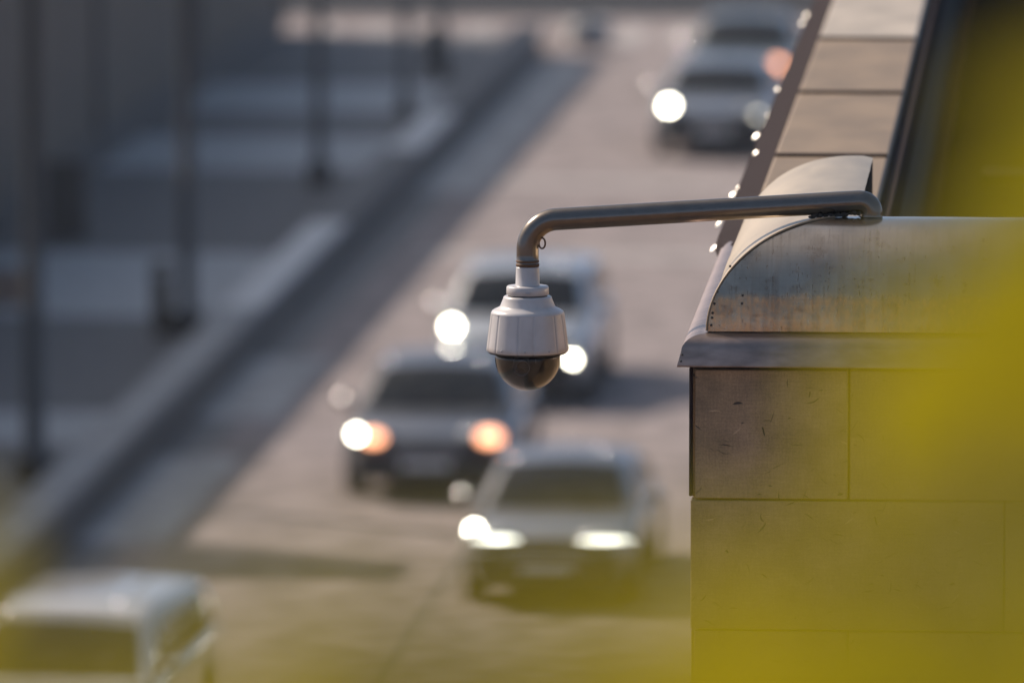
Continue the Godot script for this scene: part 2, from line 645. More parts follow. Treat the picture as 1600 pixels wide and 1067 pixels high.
	sd.uv1_triplanar = true
	sd.uv1_scale = Vector3(2.5, 1.0, 0.8)
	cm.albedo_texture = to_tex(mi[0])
	var ot := to_tex(mi[1])
	cm.roughness_texture = ot
	cm.roughness_texture_channel = BaseMaterial3D.TEXTURE_CHANNEL_GREEN
	cm.metallic_texture = ot
	cm.metallic_texture_channel = BaseMaterial3D.TEXTURE_CHANNEL_BLUE
	var cap := mat("cap_metal", lin(0.235, 0.165, 0.098), 0.55, 0.2)
	cap.albedo_texture = noise_tex(0.01, Color(0.82, 0.82, 0.82), Color.WHITE, 512, 51)
	cap.uv1_triplanar = true
	cap.uv1_world_triplanar = true
	cap.uv1_scale = Vector3(0.9, 0.9, 0.35)
	var cp: StandardMaterial3D = cap.duplicate()
	cp.albedo_color = lin(0.42, 0.36, 0.29)  # lighter copy that paints a glare patch on one sheet
	mats["cap_glare"] = cp
	mat("dark_metal", lin(0.024, 0.017, 0.017), 0.8, 0.0)
	mats.dark_metal.metallic_specular = 0.15
	mats.roofing.metallic_specular = 0.05
	mats.asphalt.metallic_specular = 0.3
	mat("rivet", lin(0.04, 0.035, 0.03), 0.6, 0.3)
	mat("glint_metal", lin(0.5, 0.48, 0.44), 0.42, 1.0)
	var lm := mat("lip_metal", lin(0.37, 0.28, 0.24), 0.36, 0.9)
	lm.albedo_texture = noise_tex(0.012, Color(0.7, 0.7, 0.7), Color.WHITE, 512, 52)
	lm.uv1_triplanar = true
	lm.uv1_scale = Vector3(1.5, 4, 4)
	var pm := mat("pipe_metal", lin(0.205, 0.192, 0.188), 0.25, 0.95)
	pm.albedo_texture = to_tex(pipe_image())
	pm.uv1_triplanar = true
	pm.uv1_scale = Vector3(2.2, 6.0, 6.0)
	var hp := mat("housing_plastic", lin(0.455, 0.44, 0.445), 0.34)
	hp.albedo_texture = noise_tex(0.008, Color(0.87, 0.86, 0.845), Color.WHITE, 512, 55)
	hp.uv1_triplanar = true
	hp.uv1_scale = Vector3(5, 3, 5)
	hp.clearcoat_enabled = true
	hp.clearcoat = 0.3
	hp.clearcoat_roughness = 0.25
	mat("gasket", lin(0.02, 0.02, 0.02), 0.6)
	mat("module_black", lin(0.010, 0.010, 0.011), 0.5)
	mat("module_grey", lin(0.3, 0.3, 0.31), 0.4)
	mat("lens_glass", lin(0.01, 0.012, 0.02), 0.05)
	mat("rust", lin(0.10, 0.055, 0.03), 0.8, 0.3)
	var dome := mat("dome_glass", Color(0.60, 0.595, 0.58, 0.02), 0.02)
	dome.transparency = BaseMaterial3D.TRANSPARENCY_ALPHA
	dome.refraction_enabled = true
	dome.refraction_scale = 0.05
	var leafm := []
	for p in [[0.295, 0.25, 0.001], [0.28, 0.25, 0.001], [0.25, 0.20, 0.001]]:
		var m := mat("leaf_%d" % leafm.size(), lin(p[0], p[1], p[2]), 0.6)
		m.backlight_enabled = true
		m.backlight = lin(0.30, 0.25, 0.001)
		leafm.append(m)
	surface_mat("bark", lin(0.10, 0.08, 0.06), 0.9, 0.4, 0.5, 61)

	# ---------------------------------------------------------------- ground, road, pavements
	var st := mb(true)
	quad(st, Vector3(-1500, -0.02, 1500), Vector3(1500, -0.02, 1500), Vector3(1500, -0.02, -1500), Vector3(-1500, -0.02, -1500))
	struct("ground", st, mats.soil)
	st = mb(true)
	quad(st, Vector3(-12.3, 0, -10), Vector3(-3.0, 0, -10), Vector3(-3.0, 0, -400), Vector3(-12.3, 0, -400))
	struct("road", st, mats.asphalt)
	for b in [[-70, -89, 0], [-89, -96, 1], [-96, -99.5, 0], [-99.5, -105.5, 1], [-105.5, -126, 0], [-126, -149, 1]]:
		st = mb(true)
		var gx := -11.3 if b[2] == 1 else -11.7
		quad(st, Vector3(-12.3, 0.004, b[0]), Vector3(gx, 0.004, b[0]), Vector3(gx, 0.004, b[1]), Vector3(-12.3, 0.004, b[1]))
		struct("gutter", st, mats.gutter if b[2] == 1 else mats.basalt)  # light and dark segments paint in patches of sky light on the road
	st = mb(true)
	box(st, Vector3(-15.1, 0.03, -81), Vector3(4.6, 0.18, 145), 0.02)
	struct("pavement", st, mats.basalt)
	st = mb(true)
	box(st, Vector3(-2.1, 0.05, -90), Vector3(1.8, 0.18, 160), 0.02)
	struct("pavement_right", st, mats.basalt)
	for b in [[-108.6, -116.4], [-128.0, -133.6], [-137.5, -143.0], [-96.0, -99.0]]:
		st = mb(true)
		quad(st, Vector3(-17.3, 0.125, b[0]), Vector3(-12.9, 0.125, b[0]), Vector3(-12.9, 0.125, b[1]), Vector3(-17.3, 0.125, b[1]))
		struct("paving_band", st, mats.pale_stone_sky_tone)  # pale bands paint in zones where more sky light falls
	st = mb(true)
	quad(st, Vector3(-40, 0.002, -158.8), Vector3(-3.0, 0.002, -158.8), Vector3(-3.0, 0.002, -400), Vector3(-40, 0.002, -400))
	struct("cross_street", st, mats.asphalt_shade)  # far shade put in as darker asphalt
	st = mb(true)
	quad(st, Vector3(-40, 0.006, -151.5), Vector3(-12.4, 0.006, -151.5), Vector3(-12.4, 0.006, -158.6), Vector3(-40, 0.006, -158.6))
	struct("crossing_pavement", st, mats.asphalt)
	for k in 12:
		var x := -17.0 + k * 0.95
		st = mb(true)
		quad(st, Vector3(x, 0.010, -152.5), Vector3(x + 0.5, 0.010, -152.5), Vector3(x + 0.5, 0.010, -156.5), Vector3(x, 0.010, -156.5))
		struct("crossing_stripe", st, mats.marking)
	for z in [-117.2, -127.3]:
		st = mb(true)
		quad(st, Vector3(-11.4, 0.006, z), Vector3(-3.4, 0.006, z), Vector3(-3.4, 0.006, z - 0.7), Vector3(-11.4, 0.006, z - 0.7))
		struct("road_marking", st, mats.marking)
	st = mb(true)
	quad(st, Vector3(-8.1, 0.007, -70), Vector3(-8.03, 0.007, -70), Vector3(-8.03, 0.007, -96), Vector3(-8.1, 0.007, -96))
	struct("road_seam", st, mats.basalt)

	# ---------------------------------------------------------------- low wall between pavement and road
	var lw := thing("low_wall", "long low dark granite wall with pale top between pavement and road", "wall", Vector3(-12.6, 0, -80))
	for k in 38:
		var z := 8.0 - k * 2.1
		var zw := z - 80.0
		var pale: bool = (zw < -107 and zw > -117) or (zw < -127 and zw > -134)  # capstone tones paint in where open sky lights the wall
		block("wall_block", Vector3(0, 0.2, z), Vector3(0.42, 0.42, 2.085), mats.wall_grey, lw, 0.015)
		block("capstone", Vector3(0, 0.455, z), Vector3(0.5, 0.09, 2.09), mats.capstone_sky_tone if pale else mats.gutter if zw > -107 else mats.basalt, lw, 0.012)

	# ---------------------------------------------------------------- building across the street on the left
	var lb := thing("street_building", "grey panelled building front along the left pavement", "building", Vector3(-17.4, 0, -153.6))
	block("core", Vector3(-6.06, 2.8, 47.0), Vector3(12.0, 5.6, 93.9), mats.facade, lb, 0.02)
	block("roof", Vector3(-6.0, 5.66, 47.0), Vector3(12.3, 0.12, 94.2), mats.plinth, lb, 0.02)
	block("plinth", Vector3(-0.015, 0.3, 47.0), Vector3(0.14, 0.6, 93.9), mats.plinth, lb, 0.01)
	block("shadow_block", Vector3(-1.3, 6.9, 61.2), Vector3(2.4, 2.4, 1.2), mats.facade, lb, 0.02)  # added out of view to cast a shadow band on the road
	block("shadow_block_cap", Vector3(-1.3, 8.15, 61.2), Vector3(2.6, 0.1, 1.4), mats.plinth, lb, 0.02)
	for k in 30:
		var z := 1.55 + k * 3.1
		for j in 2:
			block("facade_panel", Vector3(-0.03, 1.84 + j * 2.5, z), Vector3(0.06, 2.46, 3.03), mats.facade, lb, 0.008)
		if k % 4 == 0:
			block("pilaster", Vector3(0.02, 2.9, z - 1.55), Vector3(0.16, 5.4, 0.4), mats.plinth, lb, 0.01)

	# ---------------------------------------------------------------- corner building with its parapet
	var B := thing("corner_building", "brown clad building corner with curved sheet metal coping under the camera arm", "building", Vector3(-1.2594, 0, -19.569), deg_to_rad(1.066))
	corner_building(B)
	security_camera(B.transform)

	# ---------------------------------------------------------------- cars
	var W8 := Color(1.0, 0.97, 0.88)
	var amber := Color(1.0, 0.66, 0.46)
	var sedan := {"L": 4.6, "W": 1.84, "deck": [Vector2(0, 0.70), Vector2(0.3, 0.77), Vector2(1.25, 0.87), Vector2(3.6, 0.9), Vector2(4.6, 0.88)], "roof": [Vector2(1.15, 0.86), Vector2(2.0, 1.27), Vector2(2.6, 1.34), Vector2(3.3, 1.26), Vector2(4.3, 0.9)], "cowl": 1.2, "head": 2.0, "tail": 4.25, "tumble": 0.42, "grille_w": 0.8, "grille_h": 0.22, "lamp_y": 0.76, "paint": mats.paint_silver, "lights": {}}
	var hatch: Dictionary = sedan.duplicate(true)
	hatch.merge({"L": 4.2, "W": 1.9, "roof": [Vector2(1.0, 0.86), Vector2(1.85, 1.29), Vector2(2.5, 1.36), Vector2(3.4, 1.27), Vector2(4.15, 0.9)], "tail": 4.12, "cowl": 1.05, "head": 1.85, "paint": mats.paint_graphite}, true)
	var suv: Dictionary = sedan.duplicate(true)
	suv.merge({"L": 4.5, "W": 1.86, "deck": [Vector2(0, 0.80), Vector2(0.3, 0.88), Vector2(1.1, 0.98), Vector2(4.0, 1.02), Vector2(4.5, 1.0)], "roof": [Vector2(1.0, 0.97), Vector2(1.75, 1.43), Vector2(2.4, 1.52), Vector2(3.7, 1.44), Vector2(4.45, 1.02)], "tail": 4.42, "cowl": 1.05, "head": 1.75, "tumble": 0.3, "lamp_y": 0.8, "paint": mats.paint_white}, true)

	var s1: Dictionary = sedan.duplicate(true)
	s1.W = 1.76
	s1.L = 4.35
	s1.tail = 4.1
	s1.lights = {
		-1: [{"at": Vector3(-0.74, 0.86, -0.02), "size": Vector3(0.05, 0.045, 0.04), "colour": W8, "power": 26.0}, {"called": "running_light", "at": Vector3(-0.50, 0.74, 0.03), "size": Vector3(0.2, 0.03, 0.03), "colour": Color(1.0, 1.0, 0.92), "power": 4.2}],
		1: [{"called": "running_light", "at": Vector3(0.58, 0.74, 0.03), "size": Vector3(0.25, 0.032, 0.03), "colour": Color(1.0, 1.0, 0.92), "power": 3.6}]}
	make_car("silver_sedan", "silver sedan with both strip headlights lit, lowest whole car below the dome camera", "car", s1, Vector3(-6.85, 0, -84.2))
	var s2: Dictionary = hatch.duplicate(true)
	s2.lights = {
		-1: [{"at": Vector3(-0.76, 0.76, 0.0), "size": Vector3(0.055, 0.05, 0.04), "colour": W8, "power": 24.0}, {"called": "turn_signal", "at": Vector3(-0.58, 0.73, 0.03), "size": Vector3(0.12, 0.07, 0.03), "colour": amber, "power": 3.6}],
		1: [{"called": "turn_signal", "at": Vector3(0.70, 0.75, 0.02), "size": Vector3(0.14, 0.08, 0.04), "colour": amber, "power": 3.6}]}
	make_car("dark_hatchback", "dark grey hatchback with two amber turn signals glowing", "car", s2, Vector3(-8.85, 0, -92.3))
	var s3: Dictionary = suv.duplicate(true)
	s3.lights = {
		-1: [{"at": Vector3(-0.72, 0.98, -0.05), "size": Vector3(0.07, 0.065, 0.05), "colour": W8, "power": 24.0}, {"called": "fog_lamp", "at": Vector3(-0.71, 0.60, 0.0), "size": Vector3(0.032, 0.032, 0.03), "colour": W8, "power": 30.0}],  # upper glow is a sun glint put in as a lamp
		1: [{"called": "fog_lamp", "at": Vector3(0.72, 0.60, 0.0), "size": Vector3(0.036, 0.036, 0.03), "colour": W8, "power": 36.0}]}
	make_car("white_suv", "white car partly hidden behind the dome camera with bright round lamps", "car", s3, Vector3(-8.62, 0, -100.6))
	var s4: Dictionary = sedan.duplicate(true)
	s4.paint = mats.paint_steel_blue
	s4.W = 1.9
	s4.lights = {-1: [{"at": Vector3(-0.68, 0.82, 0.0), "size": Vector3(0.075, 0.07, 0.05), "colour": W8, "power": 28.0}], 1: [{"at": Vector3(0.7, 0.7, 0.0), "size": Vector3(0.05, 0.04, 0.04), "colour": W8, "power": 3.0}]}
	make_car("blue_grey_sedan", "blue grey sedan at the top with one glaring headlight beside the parapet", "car", s4, Vector3(-8.14, 0, -131.6))
	var s5: Dictionary = suv.duplicate(true)
	s5.paint = mats.paint_pearl
	s5.L = 5.0
	s5.deck[3].x = 4.5
	s5.deck[4].x = 5.0
	s5.roof[3].x = 4.4
	s5.roof[4].x = 4.95
	s5.tail = 4.9
	make_car("white_van", "pale white vehicle cut off at the lower left corner of the photo", "car", s5, Vector3(-10.38, 0, -72.3), -0.05)
	var s6: Dictionary = sedan.duplicate(true)
	s6.paint = mats.paint_dark_green
	s6.lights = {1: [{"called": "turn_signal", "at": Vector3(0.62, 0.70, 0.02), "size": Vector3(0.13, 0.10, 0.04), "colour": amber, "power": 3.2}]}
	make_car("dark_green_sedan", "dark green sedan farthest up the road with an amber lamp lit", "car", s6, Vector3(-8.25, 0, -140.6))

	# ---------------------------------------------------------------- street furniture on the left
	lamp_post("thick dark post nearest the lower left corner", Vector3(-13.25, 0.12, -92.8), 8.0, 0.12)
	lamp_post("dark post second from the left, in front of the grey facade", Vector3(-13.25, 0.12, -106.6), 8.0, 0.11)
	lamp_post("dark post third from the left, beyond the grey facade end", Vector3(-13.67, 0.12, -126.0), 8.0, 0.10)
	lamp_post("thin dark post fourth from the left", Vector3(-13.52, 0.12, -137.5), 7.0, 0.07)
	lamp_post("thin dark post farthest back near the pavement end", Vector3(-13.53, 0.12, -144.0), 7.0, 0.07)
	var cb := thing("utility_cabinet", "dark utility cabinet against the base of the left facade", "cabinet", Vector3(-16.4, 0.12, -118.2))
	block("plinth", Vector3(0, 0.05, 0), Vector3(0.62, 0.1, 0.42), mats.plinth, cb)
	block("housing", Vector3(0, 0.58, 0), Vector3(0.58, 0.95, 0.38), mats.post, cb, 0.02)
	block("door", Vector3(0, 0.58, 0.197), Vector3(0.5, 0.84, 0.02), mats.post, cb, 0.008)
	block("lid", Vector3(0, 1.085, 0), Vector3(0.64, 0.05, 0.44), mats.post, cb, 0.015)
	var pl := thing("terracotta_planter", "low terracotta planter box at the left edge", "planter", Vector3(-16.1, 0.125, -110.0))
	surface_mat("terracotta", lin(0.42, 0.27, 0.21), 0.8, 0.8, 0.3, 71)
	block("box", Vector3(0, 0.19, 0), Vector3(0.7, 0.38, 0.5), mats.terracotta, pl, 0.02)
	block("rim", Vector3(0, 0.40, 0), Vector3(0.76, 0.05, 0.56), mats.terracotta, pl, 0.012)
	block("soil", Vector3(0, 0.42, 0), Vector3(0.62, 0.03, 0.42), mats.bark, pl, 0.005)
	var bo := thing("bollard", "squat brownish bollard left of the second dark post", "bollard", Vector3(-13.62, 0.12, -106.9))
	st = mb()
	lathe(st, [Vector2(0.001, 0.95), Vector2(0.1, 0.93), Vector2(0.13, 0.86), Vector2(0.13, 0.0), Vector2(0.001, 0.0)], 20)
	obj("shaft", st, mats.facade, bo)
	st = mb()
	lathe(st, [Vector2(0.14, 0.82), Vector2(0.142, 0.81), Vector2(0.142, 0.74), Vector2(0.14, 0.73)], 20)
	obj("band", st, mats.pale_stone_sky_tone, bo)
	var bn := thing("litter_bin", "small dark litter bin at the far end of the pavement", "bin", Vector3(-13.88, 0.12, -146.8))
	st = mb()
	lathe(st, [Vector2(0.001, 0.58), Vector2(0.2, 0.58), Vector2(0.22, 0.0), Vector2(0.001, 0.0)], 20)
	obj("drum", st, mats.post, bn)
	st = mb()
	lathe(st, [Vector2(0.001, 0.68), Vector2(0.16, 0.66), Vector2(0.23, 0.59), Vector2(0.001, 0.585)], 20)
	obj("lid", st, mats.plinth, bn)
	var pt := thing("concrete_planter", "round pale concrete planter on the sunlit crossing", "planter", Vector3(-11.64, 0.0, -152.2))
	st = mb()
	lathe(st, [Vector2(0.001, 0.42), Vector2(0.30, 0.42), Vector2(0.31, 0.5), Vector2(0.37, 0.5), Vector2(0.40, 0.3), Vector2(0.33, 0.05), Vector2(0.26, 0.0), Vector2(0.001, 0.0)], 24)
	obj("bowl", st, mats.pale_stone_sky_tone, pt)
	st = mb()
	lathe(st, [Vector2(0.001, 0.46), Vector2(0.29, 0.43), Vector2(0.001, 0.425)], 16)
	obj("soil", st, mats.bark, pt)

	yellow_tree(leafm)

# ------------------------------------------------------------------ corner building (its own axes: x along the front, y up, z towards the viewer)
func coping_profile() -> Array:  # (o = out from the wall plane, y), from the inner foot over the ridge to the eave
	var p := []
	p.append(Vector2(-0.375, 10.725))
	p.append(Vector2(-0.35, 10.730))
	for k in 25:
		var a := PI / 2 * (1.0 - k / 24.0)
		p.append(Vector2(-0.035 - 0.287 * (1 - cos(a)), 10.493 + 0.237 * sin(a)))
	return p

func lip_profile() -> Array:
	var p := [Vector2(-0.06, 10.492), Vector2(-0.034, 10.4905)]
	for k in 9:
		var a := PI / 2 * (1.0 - k / 8.0)
		p.append(Vector2(-0.03 + 0.052 * cos(a), 10.452 + 0.037 * sin(a)))
	p.append(Vector2(0.031, 10.420))
	p.append(Vector2(0.031, 10.4165))
	p.append(Vector2(0.004, 10.4165))
	return p

# sweeps a profile along the front (x from its mitre to x1) or along the left side (z from its mitre back to z1)
func sweep(prof: Array, front: bool, far: float, n: int, u_scale := 1.2, wobble := 0.0) -> SurfaceTool:
	var st := mb()
	var rows := []
	var uvs := []
	var nz := fn(0.9, 90, 2)
	for i in n + 1:
		var k := i / float(n)
		k = k * k if front else k
		var r := []
		var uv := []
		for j in prof.size():
			var p: Vector2 = prof[j]
			var along := lerpf(-p.x, far, k)
			var off := wobble * nz.get_noise_2d(along * 3.0, p.y * 6.0)
			r.append(Vector3(along, p.y + off, p.x + off) if front else Vector3(-p.x - off, p.y + off, -along))
			uv.append(Vector2(along / u_scale, j / float(prof.size() - 1)))
		rows.append(r)
		uvs.append(uv)
	grid(st, rows, not front, uvs)
	return st

func corner_building(B: Node3D) -> void:
	# wall core behind the panels
	block("wall", Vector3(3.0, 5.2, -0.185), Vector3(5.9, 10.35, 0.30), mats.joint, B, 0.0)
	block("wall", Vector3(0.185, 5.2, -30.35), Vector3(0.30, 10.35, 60.0), mats.joint, B, 0.0)
	# cladding panels in running bond
	var rng := RandomNumberGenerator.new()
	rng.seed = 4
	for r in 6:
		var top := 10.410 - r * 0.3055
		var bottom := top - 0.3055
		var xs := [0.009, 0.366, 1.087, 1.808, 2.529, 3.25] if r % 2 == 0 else [0.0, 0.727, 1.448, 2.169, 2.89]
		if r == 4:
			xs[0] = 0.0
		for k in xs.size() - 1:
			var a: float = xs[k] + (0.0025 if k > 0 else 0.0)
			var b: float = xs[k + 1] - 0.0025
			var dz := rng.randf_range(-0.0012, 0.0012)
			block("cladding_panel", Vector3((a + b) / 2, (top + bottom) / 2, -0.0175 + dz), Vector3(b - a, 0.3055 - 0.005, 0.035), mats[["cladding", "cladding_warm", "cladding_dull"][rng.randi() % 3]], B, 0.0022)
	for r in 6:
		var top := 10.410 - r * 0.3055
		for k in 4:
			var z := -0.037 - k * 0.722
			block("cladding_panel", Vector3(0.0175, top - 0.153, z - 0.36), Vector3(0.035, 0.3005, 0.717), mats.cladding, B, 0.0022)
	# narrow edge trim of the top row
	block("corner_trim", Vector3(0.0, 10.262, -0.012), Vector3(0.008, 0.3, 0.03), mats.dark_metal, B, 0.002)
	# coping: curved sheets, front and side, mitred at the corner
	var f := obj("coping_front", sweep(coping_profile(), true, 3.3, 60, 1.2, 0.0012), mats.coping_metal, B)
	var s := obj("coping_side", sweep(coping_profile(), false, 1.83, 24, 1.2, 0.0012), mats.coping_sunlit_metal, B)
	obj("lip", sweep(lip_profile(), true, 3.3, 8), mats.lip_metal, f)
	obj("lip", sweep(lip_profile(), false, 60.0, 8), mats.lip_metal, s)
	# end plate of the side coping and the inner upstand
	var st := mb(true)
	var prof := coping_profile()
	var ctr := Vector3(0.30, 10.50, -1.829)
	for j in prof.size() - 1:
		face_out(st, [ctr, Vector3(-prof[j].x, prof[j].y, -1.829), Vector3(-prof[j + 1].x, prof[j + 1].y, -1.829)], Vector3(0.2, 10.5, -1.0))
	obj("end_plate", st, mats.dark_metal, s)
	block("upstand", Vector3(0.365, 10.36, -1.1), Vector3(0.018, 0.728, 1.45), mats.dark_metal, B, 0.003)
	block("upstand", Vector3(1.84, 10.36, -0.365), Vector3(2.93, 0.728, 0.018), mats.dark_metal, B, 0.003)
	# folded edge where the two sheets meet
	st = mb()
	var seam := []
	for p in prof:
		seam.append(Vector3(-p.x, p.y + 0.001, p.x + 0.001))
	tube(st, seam.slice(2), [0.0028], 6, false)
	obj("mitre_seam", st, mats.cap_metal, f)
	# rivets down the mitre, on the lip end and along the sheet
	for p in [[0.045, 10.507], [0.047, 10.524], [0.048, 10.535], [0.052, 10.556], [0.058, 10.583], [0.086, 10.638]]:
		rivet(f, p[0], p[1], prof)
	for p in [[0.117, 10.575], [0.116, 10.557]]:
		rivet(f, p[0], p[1], prof)
	for y in [10.43, 10.445]:
		st = mb()
		ball(st, Vector3(-0.022 + (y - 10.43) * 0.2, y, 0.029), Vector3(0.0028, 0.0028, 0.002), 8)
		obj("rivet", st, mats.rivet, f)
	# lower parapet farther back: flat cap sheets, dark fascia with small discs added and tilted to glint in the sun
	for k in 12:
		var z0 := -1.85 - 1.95 * k
		block("cap_sheet", Vector3(0.212, 10.522, z0 - 0.972), Vector3(0.315, 0.03, 1.938), mats.cap_glare if k == 3 else mats.cap_metal, B, 0.006)
		block("cap_joint", Vector3(0.212, 10.535, z0 - 1.95), Vector3(0.31, 0.02, 0.03), mats.dark_metal, B, 0.004)
	st = mb(true)
	var outl := [Vector2(0.052, 10.515), Vector2(-0.035, 10.475), Vector2(-0.045, 10.44), Vector2(-0.03, 10.43), Vector2(0.05, 10.43)]
	var rows := []
	for zz in [-1.95, -2.3, -26.0]:
		var r := []
		for p in outl:
			r.append(Vector3(p.x if zz < -2.0 else minf(p.x + 0.03, 0.05), p.y, zz))
		r.append(r[0])
		rows.append(r)
	grid(st, rows, true)
	face_out(st, rows[0].slice(0, 5), Vector3(0, 10.47, -3))
	obj("fascia", st, mats.dark_metal, B)
	rng.seed = 15
	var half := Vector3(-0.545, 0.65, 0.53)
	var tab := mb()
	ball(tab, Vector3.ZERO, Vector3(0.015, 0.0022, 0.012), 16)
	tab.generate_normals()
	var tab_mesh := tab.commit()
	var z := -2.2
	while z > -25.0:
		z -= rng.randf_range(0.03, 0.26) if rng.randf() < 0.8 else rng.randf_range(0.2, 0.6)
		var up := (half + Vector3(rng.randfn(0, 0.14), rng.randfn(0, 0.14), rng.randfn(0, 0.14))).normalized()
		var o := inst("glint_disc", tab_mesh, mats.glint_metal, B)
		var sx := up.cross(Vector3.BACK).normalized()
		o.transform = Transform3D(Basis(sx, up, sx.cross(up)).scaled(Vector3.ONE * rng.randf_range(0.4, 0.95)), Vector3(-0.04 + rng.randf_range(-0.012, 0.03), 10.462 + rng.randf_range(-0.02, 0.02), z))
	# inner flashing, flat roof and plant behind the parapet
	block("inner_flashing", Vector3(0.39, 10.45, -13.9), Vector3(0.03, 0.12, 24.0), mats.dark_metal, B, 0.004)
	block("roof_deck", Vector3(6.4, 9.6, -30.4), Vector3(12.0, 0.2, 60.0), mats.roofing, B, 0.01)
	block("roof_curb", Vector3(2.6, 9.72, -11.4), Vector3(4.1, 0.06, 0.25), mats.roofing, B, 0.01)
	block("curb_trim", Vector3(2.6, 9.76, -11.26), Vector3(4.1, 0.014, 0.04), mats.cap_metal, B, 0.004)
	block("plant_room", Vector3(4.2, 10.8, -31.0), Vector3(7.0, 2.2, 10.0), mats.roofing, B, 0.02)

func rivet(parent: Node, x: float, y: float, prof: Array) -> void:
	var o := 0.0
	for j in prof.size() - 1:
		if prof[j].y >= y and prof[j + 1].y <= y:
			o = lerpf(prof[j].x, prof[j + 1].x, (prof[j].y - y) / maxf(prof[j].y - prof[j + 1].y, 1e-5))
	var st := mb()
	ball(st, Vector3(x, y, o + 0.0008), Vector3(0.0032, 0.0032, 0.002), 8)
	obj("rivet", st, mats.rivet, parent)

